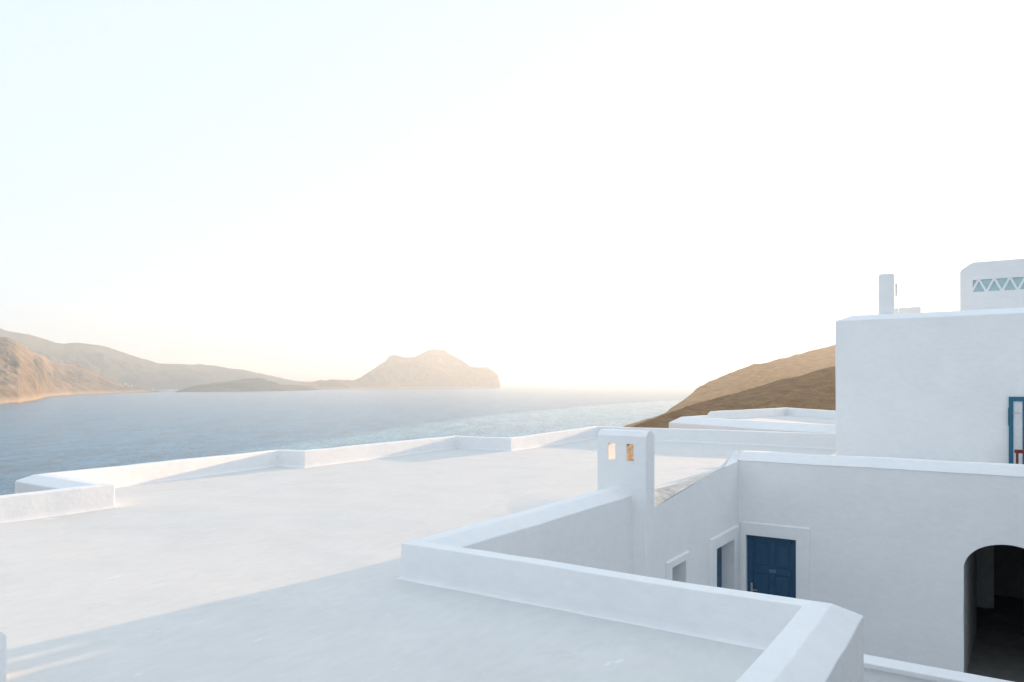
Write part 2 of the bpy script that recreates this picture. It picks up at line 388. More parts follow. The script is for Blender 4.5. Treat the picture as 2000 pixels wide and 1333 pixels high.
terrain('mountain_island', [(540, 757), (575, 751), (600, 747), (630, 744.5), (660, 743), (690, 742), (705, 736), (725, 723), (742, 711), (752, 706), (760, 696), (768, 693.5), (790, 697), (806, 697.5), (820, 693), (836, 684), (850, 682.5), (866, 685), (884, 695), (898, 702), (910, 709), (920, 718), (934, 719), (950, 716.5), (962, 723), (972, 731), (976, 744), (978, 757)],
        [(540, 5600), (700, 6500), (978, 8000)], [(540, 150), (760, 900), (850, 1100), (978, 250)], M_HILL, 'hazy mountain island rising out of the sea in the distance', 31, 800, 190, ncol=480, nrow=100)
terrain('brown_hill', [(1215, 842), (1232, 833), (1265, 820), (1298, 807), (1312, 799), (1330, 785), (1348, 770), (1366, 757), (1384, 745.5), (1402, 739), (1436, 725), (1470, 711), (1482, 712), (1520, 702), (1560, 692), (1600, 682), (1640, 670), (1720, 655), (1850, 660), (2600, 690)],
        [(1215, 520), (1330, 560), (1640, 700), (2600, 700)], [(1215, 380), (1300, 500), (1384, 800), (1640, 1300), (2600, 1500)], M_HILLU, 'bare brown hillside behind the tall white house, catching hazy sunlight', 41, 260, 40, ncol=420, nrow=120)
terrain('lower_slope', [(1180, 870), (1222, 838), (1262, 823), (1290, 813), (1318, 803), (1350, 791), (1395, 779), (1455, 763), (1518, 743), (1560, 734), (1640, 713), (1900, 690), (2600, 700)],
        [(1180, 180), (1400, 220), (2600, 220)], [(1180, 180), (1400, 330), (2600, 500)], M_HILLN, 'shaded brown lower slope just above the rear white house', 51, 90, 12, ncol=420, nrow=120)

# ground sheet the village stands on, falling to the shore
gv, gf = [], []
pxs = list(np.linspace(-3800, 5200, 70)); ds = [0.0, 8, 16, 26, 34, 44, 60, 90, 130, 190, 260, 330, 420]
for d in ds:
    for p in pxs:
        t = min(1, max(0, (p - 1150) / 500.0))
        slope = 0.27 * (1 - t) + 0.085 * t
        z = -5.0 - slope * max(0, d - 26) + 0.8 * (mnoise.noise(Vector((p * 0.004, d * 0.03, 0)))) * min(1, d / 60)
        q = at(p, 747, d) if d > 0 else at(p, 747, -30)
        gv.append((q.x, q.y, max(z, SEA - 6)))
w = len(pxs)
for i in range(len(ds) - 1):
    for j in range(w - 1):
        gf.append((i * w + j, i * w + j + 1, (i + 1) * w + j + 1, (i + 1) * w + j))
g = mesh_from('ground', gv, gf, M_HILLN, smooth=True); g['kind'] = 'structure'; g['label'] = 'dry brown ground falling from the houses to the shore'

# ------------------------------------------------------------------ main house
ZR = -1.73           # roof
ZP = -1.41           # parapet tops
ZC = -1.50           # foot of the coping chamfer
ZF = -4.85           # courtyard floor
house = thing('courtyard_house', 'low white house with wide flat roof around the sunken courtyard', 'house', (0, 0, 0))

# roof sheet (grid cut to the plan, edges buried in the parapets)
outer = [(-10.23, -5.0), (-10.23, 5.55), (-12.03, 5.55), (-12.52, 10.17), (-11.80, 10.24), (-11.95, 15.45), (-10.32, 15.58), (-10.45, 20.65), (-3.3, 20.65)]
plan = outer + [(-3.3, 18.4), (-0.4, 18.4), (-0.4, 13.9), (-4.55, 13.9), (-4.55, 9.2), (-4.45, 9.2), (-4.45, 4.95), (-1.03, 4.95), (-1.03, -5.0)]
PL = np.array(plan)
def inside_dist(X, Y):
    ins = np.zeros(X.shape, bool); dist = np.full(X.shape, 1e9); n = len(PL)
    for i in range(n):
        x0, y0 = PL[i]; x1, y1 = PL[(i + 1) % n]
        c = ((y0 > Y) != (y1 > Y)) & (X < (x1 - x0) * (Y - y0) / (y1 - y0 + 1e-12) + x0)
        ins ^= c
        dx, dy = x1 - x0, y1 - y0; t = np.clip(((X - x0) * dx + (Y - y0) * dy) / (dx * dx + dy * dy), 0, 1)
        dist = np.minimum(dist, np.hypot(X - x0 - t * dx, Y - y0 - t * dy))
    return ins, dist
st = 0.14
gx = np.arange(-14.8, 0.0, st); gy = np.arange(-5.0, 21.0, st)
GX, GY = np.meshgrid(gx, gy)
ins, dist = inside_dist(GX + st / 2, GY + st / 2)
keep = ins | (dist < 0.17)
GZ = ZR + (fbm(GX / 2.3, GY / 2.9, 77, 4) - 0.5) * 0.022 + (fbm(GX / 0.7, GY / 1.0, 78, 3) - 0.5) * 0.004 + 0.06 * np.clip((4.6 - GY) / 3.5, 0, 1)
idx = np.arange(GX.size).reshape(GX.shape)
ks = keep[:-1, :-1]
Fq = np.stack([idx[:-1, :-1][ks], idx[:-1, 1:][ks], idx[1:, 1:][ks], idx[1:, :-1][ks]], 1)
me = bpy.data.meshes.new('roof'); me.from_pydata(np.stack([GX.ravel(), GY.ravel(), GZ.ravel()], 1).tolist(), [], Fq.tolist()); me.update()
bm = bmesh.new(); bm.from_mesh(me); bmesh.ops.delete(bm, geom=[v for v in bm.verts if not v.link_faces], context='VERTS'); bm.to_mesh(me); bm.free()
for p in me.polygons: p.use_smooth = True
link('roof', me, M_ROOF, house)

def parapet_profile(z0, width=0.18, cham=0.18, zp=ZP, zc=ZC, zr=ZR):
    return [(-0.06, zr - 0.012), (-0.025, zr + 0.004), (-0.006, zr + 0.022), (0, zr + 0.06), (0, zp), (width, zp), (width + cham, zc)] + \
           [(width + cham, z) for z in np.linspace(zc, z0, 8)[1:]]
sweep('parapet', outer, parapet_profile(-7.0), M_WALL, house, tops=[0, 0, 0.02, 0.0, 0.02, 0.0, 0.0, 0.04, 0.08], ztop=-1.52)
sweep('parapet', [(-4.42, 9.09), (-4.42, 4.92), (-1.06, 4.92), (-1.06, -5.0)], parapet_profile(ZF, 0.15, 0.165), M_WALL, house, bevel=0.007)

# wall slab with openings: u along the wall, z up; the front face lies in the plane, depth goes behind it
def wall_grid(name, origin, udir, ndir, u0, u1, z0, ztop, holes, depth, mat, parent, arch=None, step=0.4, amp=0.008):
    """ztop: list of (u, z). holes: (ua, ub, za, zb). arch: (ua, ub, z_floor, z_spring, z_crown)"""
    us = {u0, u1}; zs = {z0}
    zt_min = min(z for _, z in ztop); zs.add(zt_min)
    for h in holes: us |= {h[0], h[1]}; zs |= {h[2], h[3]}
    if arch: us |= {arch[0], arch[1]}; zs |= {arch[2], arch[3], arch[4] + 0.12}
    for u, _ in ztop: us.add(u)
    def refine(s):
        s = sorted(s); out = []
        for a, b in zip(s[:-1], s[1:]):
            k = max(1, int(math.ceil((b - a) / step)))
            out += [a + (b - a) * i / k for i in range(k)]
        return out + [s[-1]]
    us = refine([u for u in us if u0 - 1e-6 <= u <= u1 + 1e-6]); zs = refine([z for z in zs if z <= zt_min + 1e-6])
    V, Fc = [], []
    o3 = Vector(origin); u3 = Vector(udir); n3 = Vector(ndir)
    def pt(u, z, dpt=0.0): return wob(o3 + u3 * u + Vector((0, 0, z)) - n3 * dpt, amp)
    def quad(a, b, c, d):
        k = len(V); V.extend([a, b, c, d]); Fc.append((k, k + 1, k + 2, k + 3))
    allh = list(holes) + ([(arch[0], arch[1], arch[2], arch[4] + 0.12)] if arch else [])
    for ua, ub in zip(us[:-1], us[1:]):
        um = (ua + ub) / 2
        for za, zb in zip(zs[:-1], zs[1:]):
            zm = (za + zb) / 2
            if any(h[0] < um < h[1] and h[2] < zm < h[3] for h in allh): continue
            quad(pt(ua, za), pt(ub, za), pt(ub, zb), pt(ua, zb))
        ta = np.interp(ua, [p[0] for p in ztop], [p[1] for p in ztop]); tb = np.interp(ub, [p[0] for p in ztop], [p[1] for p in ztop])
        if max(ta, tb) > zt_min + 1e-5: quad(pt(ua, zt_min), pt(ub, zt_min), pt(ub, tb), pt(ua, ta))
    for (ua, ub, za, zb) in holes:
        quad(pt(ua, za), pt(ua, zb), pt(ua, zb, depth), pt(ua, za, depth)); quad(pt(ub, za), pt(ub, zb), pt(ub, zb, depth), pt(ub, za, depth))
        quad(pt(ua, zb), pt(ub, zb), pt(ub, zb, depth), pt(ua, zb, depth)); quad(pt(ua, za), pt(ub, za), pt(ub, za, depth), pt(ua, za, depth))
    if arch:
        ua, ub, zf, zsp, zc = arch; um = (ua + ub) / 2; ru = (ub - ua) / 2; rz = zc - zsp; n = 28; ztp = zc + 0.12
        pts = [(um - ru * math.cos(math.pi * i / n), zsp + rz * math.sin(math.pi * i / n)) for i in range(n + 1)]
        for (a, b) in zip(pts[:-1], pts[1:]):
            quad(pt(*a), pt(*b), pt(b[0], ztp), pt(a[0], ztp))
            quad(pt(*a), pt(*b), pt(b[0], b[1], depth), pt(a[0], a[1], depth))
        for u in (ua, ub): quad(pt(u, zf), pt(u, zsp), pt(u, zsp, depth), pt(u, zf, depth))
    return mesh_from(name, V, Fc, mat, parent, bevel=0.008)

# left courtyard wall (plane X = -4.06, faces +X), u = Y
XL = -4.06; YB = 13.73
top_l = [(9.30, -1.775), (9.78, -1.74), (11.0, -1.625), (12.45, -1.50), (13.73, -1.45)]
wall_grid('courtyard_wall', (XL, 0, 0), (0, 1, 0), (1, 0, 0), 9.30, 13.73, ZF, top_l,
          [(10.35, 10.92, -3.75, -2.71), (12.37, 13.37, ZF + 0.06, -2.815)], 0.24, M_WALL, house)
# back courtyard wall (plane Y = 13.73, faces -Y), u = X
wall_grid('courtyard_wall', (0, YB, 0), (1, 0, 0), (0, -1, 0), XL, 9.0, ZF, [(XL, -1.43), (9.0, -1.43)],
          [(-3.935, -3.055, ZF + 0.06, -2.786)], 0.10, M_WALL, house, arch=(-0.526, 0.62, ZF, -2.94, -2.50))
# coping of the back wall: chamfer to the courtyard, flat top, drop to the terrace
sweep('coping', [(9.0, YB), (XL - 0.02, YB)], [(0.012, -1.435), (0.0, -1.425), (-0.17, -1.285), (-0.40, -1.285), (-0.42, -2.41)], M_WALL, house, bevel=0.012)
# the low edge beside the chimney: screed rolls up to the corner, broken mortar along its lip
rows = 30; V, Fc, V2, F2 = [], [], [], []
for i in range(rows + 1):
    y = 7.4 + 0.3 * i if i < 6 else 9.2 + (14.05 - 9.2) * (i - 6) / (rows - 6)
    fade = min(1.0, max(0.0, (y - 7.4) / 2.2)); fade = fade * fade * (3 - 2 * fade)
    ex = np.interp(y, [9.2, 10.47, 12.44, 13.9, 14.05], [-4.38, -4.36, -4.36, -4.22, -4.20])
    ez = np.interp(y, [9.2, 10.47, 12.44, 13.0, 13.45, 13.9, 14.05], [-1.615, -1.612, -1.612, -1.612, -1.612, -1.285, -1.285])
    cz = -1.60
    cz = ZR - 0.04 + (cz - ZR + 0.04) * fade; ez = ZR - 0.04 + (ez - ZR + 0.04) * fade
    for k, (x, z) in enumerate([(-6.6, ZR - 0.03), (-5.9, ZR + 0.012 * fade - 0.03 * (1 - fade)), (-5.3, ZR + (cz - ZR) * 0.45), (-4.85, ZR + (cz - ZR) * 0.85), (min(-4.40, ex - 0.02), cz), (ex, ez)]):
        V.append((x, y, z))
    tz = np.interp(y, [p[0] for p in top_l], [p[1] for p in top_l])
    m = 5
    for k in range(m):
        t = k / (m - 1); r = 0.012 * mnoise.noise(Vector((y * 9, t * 3, 4.0))) * (1 if 0 < k else 0.6)
        V2.append((ex + (XL - ex) * t + r, y, ez + 0.002 + (tz - ez) * t + r))
for i in range(rows):
    for k in range(5): Fc.append((i * 6 + k, i * 6 + k + 1, (i + 1) * 6 + k + 1, (i + 1) * 6 + k))
    for k in range(4): F2.append((i * 5 + k, i * 5 + k + 1, (i + 1) * 5 + k + 1, (i + 1) * 5 + k))
mesh_from('roof_edge', V, Fc, M_ROOF, house, smooth=True)
cut = 22
mesh_from('mortar_edge', V2[30:5 * (cut + 1)], [tuple(i - 30 for i in f) for f in F2[24:4 * cut]], M_ROUGH, house)
mesh_from('coping', V2[5 * cut:], [tuple(i - 5 * cut for i in f) for f in F2[4 * cut:]], M_WALL, house)

# door and window surrounds
def surround(u0, u1, z0, z1, a, b, top, plane, along, parent, bottom=False, proud=0.03, lip=0.025):
    """raised plaster band round an opening; a, b side widths, top band height"""
    lst = [(u0 - a, u0, z0, z1 + top), (u1, u1 + b, z0, z1 + top), (u0, u1, z1, z1 + top)]
    if bottom: lst.append((u0, u1, z0 - 0.1, z0))
    V, Fc = [], []
    def add(u_a, u_b, z_a, z_b, pr_bot, pr_top):
        k = len(V)
        for (u, z, p) in [(u_a, z_a, -0.01), (u_b, z_a, -0.01), (u_b, z_b, -0.01), (u_a, z_b, -0.01), (u_a, z_a, pr_bot), (u_b, z_a, pr_bot), (u_b, z_b, pr_top), (u_a, z_b, pr_top)]:
            V.append((plane + p, u, z) if along == 'Y' else (u, plane - p, z))
        for q in [(0,3,2,1),(4,5,6,7),(0,1,5,4),(1,2,6,5),(2,3,7,6),(3,0,4,7)]: Fc.append(tuple(i + k for i in q))
    for (ua, ub, za, zb) in lst: add(ua, ub, za, zb, proud, proud)
    add(u0 - a, u1 + b, z1 + top - 0.001, z1 + top + lip, proud + 0.006, 0.002)
    me = bpy.data.meshes.new('surround'); me.from_pydata(V, [], Fc); me.update()
    o = link('surround', me, M_WALL, parent)
    m = o.modifiers.new('bevel', 'BEVEL'); m.width = 0.008; m.segments = 2; m.limit_method = 'ANGLE'
    return o
surround(-3.935, -3.055, ZF, -2.786, 0.085, 0.225, 0.215, YB, 'X', house)
surround(12.37, 13.37, ZF, -2.815, 0.28, 0.24, 0.19, XL, 'Y', house)
surround(10.35, 10.92, -3.75, -2.71, 0.20, 0.14, 0.10, XL, 'Y', house, bottom=True)

# navy panelled door in the back wall
dr = bpy.data.objects.new('door', None); COL.objects.link(dr); dr.parent = house
X0, X1, ZB, ZT, YD = -3.935, -3.055, ZF + 0.06, -2.786, YB + 0.095
dr['label'] = 'navy blue panelled door with a small white number'
boxes('leaf', [(X0, X1, YD + 0.018, YD + 0.05, ZB, ZT)], M_DOOR, dr)
xm = (X0 + X1) / 2
rails = [ZB, ZB + 0.22, ZB + 0.86, ZB + 0.99, ZB + 1.43, ZB + 1.55, ZT - 0.12, ZT]
rails = [ZB, ZB + 0.2, -4.14, -4.02, -3.47, -3.36, -2.90, ZT]
for k in (0, 2, 4, 6):
    boxes('rail', [(X0 + 0.101, X1 - 0.101, YD - 0.002, YD + 0.03, rails[k], rails[k + 1])], M_DOOR, dr, bevel=0.006)
for xa, xb in ((X0, X0 + 0.10), (X1 - 0.10, X1)):
    boxes('stile', [(xa, xb, YD, YD + 0.03, ZB, ZT)], M_DOOR, dr, bevel=0.006)
for k in (1, 3, 5):
    boxes('muntin', [(xm - 0.05, xm + 0.05, YD + 0.001, YD + 0.03, rails[k] + 0.001, rails[k + 1] - 0.001)], M_DOOR, dr, bevel=0.006)
    for xa, xb in ((X0 + 0.10, xm - 0.05), (xm + 0.05, X1 - 0.10)):
        boxes('panel', [(xa + 0.045, xb - 0.045, YD + 0.006, YD + 0.03, rails[k] + 0.05, rails[k + 1] - 0.05)], M_DOOR, dr, bevel=0.012)
hd = boxes('handle', [(X0 + 0.06, X0 + 0.095, YD - 0.008, YD + 0.002, -3.90, -3.68), (X0 + 0.068, X0 + 0.088, YD - 0.05, YD - 0.006, -3.80, -3.78), (X0 + 0.068, X0 + 0.19, YD - 0.06, YD - 0.045, -3.802, -3.782)], M_STEEL, dr, bevel=0.003)
fc = bpy.data.curves.new('number', 'FONT'); fc.body = '500'; fc.size = 0.085; fc.extrude = 0.002; fc.align_x = 'CENTER'
tmp = bpy.data.objects.new('lettering_curve', fc); COL.objects.link(tmp)
num_me = bpy.data.meshes.new_from_object(tmp.evaluated_get(bpy.context.evaluated_depsgraph_get())); bpy.data.objects.remove(tmp)
num = link('number', num_me, M_SIGN, dr)
num.location = (xm + 0.01, YD - 0.006, -3.447); num.rotation_euler = (math.pi / 2, 0, 0)

# second door in the left wall, deep in its reveal, and the shuttered window
d2 = boxes('door', [(XL - 0.27, XL - 0.21, 12.37, 13.37, ZF + 0.06, -2.815)], M_DOOR, house)
d2['label'] = 'dark navy door set deep in the side wall'
for k, (za, zb) in enumerate(((-4.6, -4.0), (-3.9, -3.45), (-3.35, -2.95))):
    for ya, yb in ((12.46, 12.83), (12.91, 13.28)):
        boxes('panel', [(XL - 0.215, XL - 0.2, ya, yb, za, zb)], M_DOOR, d2, bevel=0.006)
wn = boxes('window', [(XL - 0.27, XL - 0.225, 10.35, 10.92, -3.75, -2.71)], M_GREY, house)
boxes('sash', [(XL - 0.226, XL - 0.20, 10.35, 10.41, -3.75, -2.71), (XL - 0.226, XL - 0.20, 10.86, 10.92, -3.75, -2.71), (XL - 0.226, XL - 0.20, 10.41, 10.86, -2.78, -2.71), (XL - 0.226, XL - 0.20, 10.61, 10.66, -3.75, -2.78)], M_GREY, wn)

# passage behind the arch
def sheet(name, pts, mat, parent): return mesh_from(name, pts, [tuple(range(len(pts)))], mat, parent)
sheet('passage_wall', [(-0.526, YB + 0.1, ZF), (-0.44, 17.2, ZF), (-0.44, 17.2, -2.42), (-0.526, YB + 0.1, -2.42)], M_LIMEWASH, house)
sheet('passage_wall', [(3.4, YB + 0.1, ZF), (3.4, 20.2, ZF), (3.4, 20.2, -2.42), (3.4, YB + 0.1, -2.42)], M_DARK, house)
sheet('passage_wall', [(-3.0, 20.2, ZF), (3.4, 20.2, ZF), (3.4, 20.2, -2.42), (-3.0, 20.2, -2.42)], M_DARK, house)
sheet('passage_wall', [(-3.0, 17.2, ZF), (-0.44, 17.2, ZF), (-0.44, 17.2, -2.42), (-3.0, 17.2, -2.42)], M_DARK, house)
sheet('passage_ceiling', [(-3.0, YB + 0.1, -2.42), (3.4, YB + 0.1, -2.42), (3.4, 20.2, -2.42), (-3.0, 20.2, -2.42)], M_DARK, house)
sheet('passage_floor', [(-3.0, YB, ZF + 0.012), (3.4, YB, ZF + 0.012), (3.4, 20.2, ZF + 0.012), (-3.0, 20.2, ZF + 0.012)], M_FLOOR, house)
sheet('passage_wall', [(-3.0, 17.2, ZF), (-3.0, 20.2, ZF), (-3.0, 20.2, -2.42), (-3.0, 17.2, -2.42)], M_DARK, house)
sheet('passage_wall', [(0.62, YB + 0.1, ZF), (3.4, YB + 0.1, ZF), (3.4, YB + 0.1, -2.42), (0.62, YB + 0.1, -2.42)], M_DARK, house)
boxes('pillar', [(-0.70, -0.27, 18.9, 19.3, ZF, -2.42), (-0.27, -0.17, 18.96, 19.3, ZF, -2.42)], M_LIMEWASH, house)

# hollow-slotted chimneys
def chimney(name, x0, x1, y0, y1, z0, zs, zt, slots, axis, parent, inner=None, ridge=0.05, splay=0.0):
    """slots cut right through along axis ('Y': seen from the front, 'X': seen from the side)"""
    a0, a1 = (x0, x1) if axis == 'Y' else (y0, y1)
    b0, b1 = (y0, y1) if axis == 'Y' else (x0, x1)
    us = sorted({a0, a1} | {s[0] for s in slots} | {s[0] - splay for s in slots} | {s[1] for s in slots}); zsx = sorted({z0, zs} | {s[2] for s in slots} | {s[3] for s in slots})
    V, Fc = [], []
    def P(u, b, z): return (u, b, z) if axis == 'Y' else (b, u, z)
    def quad(*p): k = len(V); V.extend(p); Fc.append((k, k + 1, k + 2, k + 3))
    for ua, ub in zip(us[:-1], us[1:]):
        for za, zb in zip(zsx[:-1], zsx[1:]):
            for b in (b0, b1):
                if any(s[0] - (splay if b == b1 else 0) <= ua + 1e-6 and ub <= s[1] + 1e-6 and s[2] <= za and zb <= s[3] for s in slots): continue
                quad(P(ua, b, za), P(ub, b, za), P(ub, b, zb), P(ua, b, zb))
    for za, zb in zip(zsx[:-1], zsx[1:]):
        for u in (a0, a1): quad(P(u, b0, za), P(u, b1, za), P(u, b1, zb), P(u, b0, zb))
    # cap: chamfered along the thin side
    if (x1 - x0) >= (y1 - y0):
        ym = (y0 + y1) / 2; i = [(x0, y0, zs), (x1, y0, zs), (x1, y1, zs), (x0, y1, zs), (x0, ym - ridge, zt), (x1, ym - ridge, zt), (x1, ym + ridge, zt), (x0, ym + ridge, zt)]
        fs = [(0, 1, 5, 4), (4, 5, 6, 7), (2, 3, 7, 6), (1, 2, 6, 5), (3, 0, 4, 7)]
    else:
        xm_ = (x0 + x1) / 2; i = [(x0, y0, zs), (x0, y1, zs), (x1, y1, zs), (x1, y0, zs), (xm_ - ridge, y0, zt), (xm_ - ridge, y1, zt), (xm_ + ridge, y1, zt), (xm_ + ridge, y0, zt)]
        fs = [(0, 1, 5, 4), (4, 5, 6, 7), (2, 3, 7, 6), (1, 2, 6, 5), (3, 0, 4, 7)]
    k = len(V); V += i; Fc += [tuple(q + k for q in f) for f in fs]
    o = mesh_from(name, V, Fc, M_WALL, parent, bevel=0.014)
    for n, s in enumerate(slots):
        v = []; f = []
        for (p, q) in (((s[0], s[2]), (s[0], s[3])), ((s[0], s[3]), (s[1], s[3])), ((s[1], s[3]), (s[1], s[2])), ((s[1], s[2]), (s[0], s[2]))):
            sp = lambda u: u - splay if u == s[0] else u            # the far mouth of the slot is wider
            kk = len(v); v += [P(p[0], b0 + 0.004, p[1]), P(q[0], b0 + 0.004, q[1]), P(sp(q[0]), b1 - 0.004, q[1]), P(sp(p[0]), b1 - 0.004, p[1])]; f.append((kk, kk + 1, kk + 2, kk + 3))
        mesh_from('slot_lining', v, f, (inner or [M_WALL] * 9)[n], o)
    return o
chimney('chimney', -4.616, -3.90, 9.086, 9.376, ZF, -0.715, -0.645, [(-4.449, -4.341, -1.04, -0.82), (-4.178, -4.073, -1.045, -0.82)], 'Y', house, [M_WALL, M_SOOT], splay=0.03)
# stub of another chimney at the near left of the roof
chimney('chimney', -5.0, -4.63, 1.55, 1.91, ZR - 0.1, -1.41, -1.30, [], 'Y', house, ridge=0.08)

# unseen wing added outside the frame to block sky light from the right
sweep('sky_blocker', [(2.4, -7.0), (2.4, 13.70), (8.9, 13.70), (8.9, -7.0)], [(0, ZF), (0, -2.5), (0, 0.2), (0, 1.3), (-0.27, 1.43), (-0.5, 1.43), (-0.5, 1.0)], M_BLOCKER, house, closed=True, step=1.0)
sheet_e = [(2.7, -6.7, 1.1), (8.6, -6.7, 1.1), (8.6, 13.4, 1.1), (2.7, 13.4, 1.1)]  # top of the added sky-blocking wing
mesh_from('roof', sheet_e, [(0, 1, 2, 3)], M_ROOF, house)
# landing the photographer stands on
boxes('landing', [(-0.68, 2.38, -6.0, 0.9, ZF, -1.66)], M_WALL, house)

# ------------------------------------------------------------------ courtyard floor and low wall
cf = boxes('courtyard_floor', [(XL - 0.1, 9.0, 5.2, YB + 0.05, ZF - 0.1, ZF)], M_PAVE); cf['kind'] = 'structure'; cf['label'] = 'grey courtyard paving'
lw = thing('low_wall', 'low white wall with flat coping crossing the courtyard below the arch', 'wall', (0, 8.8, ZF))
lw_ = boxes('wall', [(-3.85, 8.0, 8.78, 8.95, ZF, -3.06)], M_WALL, lw); lw_.matrix_parent_inverse = lw.matrix_basis.inverted()
lw_ = boxes('coping', [(-3.85, 8.0, 8.72, 9.0, -3.06, -3.0)], M_WALL, lw, bevel=0.012); lw_.matrix_parent_inverse = lw.matrix_basis.inverted()

# ------------------------------------------------------------------ tall house on the right
tall = thing('tall_house', 'tall plain white house wall with chamfered roof edge at the right', 'house', (0, 0, 0))
TX0, TY0 = -3.21, 18.25
prof = [(0, z) for z in np.linspace(-2.38, 1.404, 9)] + [(-0.27, 1.53), (-0.47, 1.53), (-0.47, 1.05)]
sweep('wall', [(TX0, TY0), (TX0 + 0.9, 25.6), (9.0, 25.6), (9.0, TY0)], prof, M_WALL, tall, closed=True, bevel=0.02, step=0.5)
sheet('roof', [(TX0 + 0.4, TY0 + 0.4, 1.15), (8.6, TY0 + 0.4, 1.15), (8.6, 25.2, 1.15), (TX0 + 1.3, 25.2, 1.15)], M_ROOF, tall)
chimney('chimney', -2.385, -2.062, 18.80, 19.58, 1.10, 2.43, 2.467, [(19.0, 19.30, 1.98, 2.27)], 'X', tall, [M_WALL], ridge=0.125)
boxes('roof_block', [(-2.175, -1.69, 20.68, 21.2, 1.10, 1.848)], M_WALL, tall, bevel=0.02)
# penthouse with a zigzag lattice of glass
PY = 20.23; px0, px1, pz0, pz1 = -0.593, 3.9, 2.086, 2.364
def penthouse():
    X0, X1, Y1 = -0.845, 4.4, 23.5
    V, Fc = [], []
    def quad(*p): k = len(V); V.extend(p); Fc.append(tuple(range(k, k + len(p))))
    # front with the long opening; left end and top rounded over
    cut = [(X0, 1.10), (X0, 2.571), (X0 + 0.03, 2.615), (X0 + 0.20, 2.742), (X0 + 0.25, 2.759), (X0 + 0.40, 2.769), (X1, 2.787), (X1, 1.10)]
    quad((X0, PY, 1.10), (px0, PY, 1.10), (px0, PY, pz0), (px0, PY, pz1), (px0, PY, 2.769), (X0 + 0.25, PY, 2.759), (X0 + 0.20, PY, 2.742), (X0 + 0.03, PY, 2.615), (X0, PY, 2.571))
    quad((px0, PY, 1.10), (X1, PY, 1.10), (X1, PY, pz0), (px0, PY, pz0))
    quad((px0, PY, pz1), (X1, PY, pz1), (X1, PY, 2.787), (px0, PY, 2.769))
    for a, b in zip(cut[:-1], cut[1:]): quad((a[0], PY, a[1]), (b[0], PY, b[1]), (b[0], Y1, b[1]), (a[0], Y1, a[1]))
    quad(*[(c[0], Y1, c[1]) for c in cut])
    quad((px0, PY, pz0), (X1, PY, pz0), (X1, PY + 0.08, pz0), (px0, PY + 0.08, pz0)); quad((px0, PY, pz1), (X1, PY, pz1), (X1, PY + 0.08, pz1), (px0, PY + 0.08, pz1)); quad((px0, PY, pz0), (px0, PY, pz1), (px0, PY + 0.08, pz1), (px0, PY + 0.08, pz0))
    return mesh_from('roof_room', V, Fc, M_WALL, tall)
ph = penthouse(); ph['label'] = 'white room on the roof with a zigzag row of teal triangles'
pitch = 0.297; bw = 0.032
def prism(name, pts, y0, y1, mat, parent):
    n = len(pts); V = [(p[0], y0, p[1]) for p in pts] + [(p[0], y1, p[1]) for p in pts]
    Fc = [tuple(range(n)), tuple(range(2 * n - 1, n - 1, -1))] + [(i, (i + 1) % n, n + (i + 1) % n, n + i) for i in range(n)]
    return mesh_from(name, V, Fc, mat, parent)
x = px0 - 0.03
for k in range(10):
    xb, xa, xn = x + k * pitch, x + k * pitch + pitch / 2, x + (k + 1) * pitch
    prism('lattice_bar', [(xb - bw / 2, pz0), (xb + bw, pz0), (xa + bw / 2, pz1), (xa - bw, pz1)], PY + 0.005, PY + 0.05, M_WALL, ph)
    prism('lattice_bar', [(xa - bw / 2, pz1), (xa + bw, pz1), (xn + bw / 2, pz0), (xn - bw, pz0)], PY + 0.008, PY + 0.05, M_WALL, ph)
    prism('pane', [(xb + bw * 0.5, pz0), (xn - bw * 0.5, pz0), (xa, pz1)], PY + 0.045, PY + 0.06, M_PANE, ph)
    prism('pane', [(xa + bw * 0.5, pz1), (xn, pz0), (xn + pitch / 2 - bw * 0.5, pz1)], PY + 0.046, PY + 0.06, M_PANE, ph)
prism('pane', [(px0, pz0 + 0.06), (px0 + 0.1, pz1), (px0, pz1)], PY + 0.046, PY + 0.06, M_PANE, ph)

# glazed teal door to the upper terrace
gd = bpy.data.objects.new('door', None); COL.objects.link(gd); gd.parent = tall; gd['label'] = 'teal framed glazed door with narrow curtained panes'
DX, DZ0, DZ1 = 0.088, -2.215, -0.295; yf = TY0 - 0.045
W4 = 1.30
boxes('frame', [(DX, DX + 0.078, yf, TY0 + 0.02, DZ0, DZ1), (DX + W4 - 0.078, DX + W4, yf, TY0 + 0.02, DZ0, DZ1), (DX + 0.078, DX + W4 - 0.078, yf + 0.002, TY0 + 0.02, DZ1 - 0.09, DZ1)], M_TEAL, gd, bevel=0.005)
for k in range(1, 4):
    xs = DX + 0.078 + 0.155 + (k - 1) * 0.34
    boxes('stile', [(xs, xs + 0.10, yf + 0.006, TY0 + 0.02, DZ0, DZ1 - 0.09)], M_TEAL, gd, bevel=0.005)
for k in range(3):
    xa = DX + 0.078 if k == 0 else DX + 0.078 + 0.255 + (k - 1) * 0.34
    xb = DX + 0.24 if k == 0 else xa + 0.24
    boxes('pane', [(xa, xb, TY0 - 0.02, TY0 - 0.012, DZ0 + 0.2, DZ1 - 0.09)], M_CURTAIN, gd)
boxes('rail', [(DX + 0.078, DX + W4 - 0.078, yf + 0.01, TY0 + 0.015, DZ0, DZ0 + 0.2)], M_TEAL, gd)
boxes('handle', [(DX + 0.065, DX + 0.078, yf - 0.05, yf + 0.004, -0.63, -0.61), (DX + 0.065, DX + 0.20, yf - 0.06, yf - 0.045, -0.63, -0.612)], M_STEEL, gd, bevel=0.003)
boxes('hinge', [(DX - 0.012, DX + 0.006, yf - 0.008, yf + 0.01, -0.88, -0.52)], M_TEAL, gd)
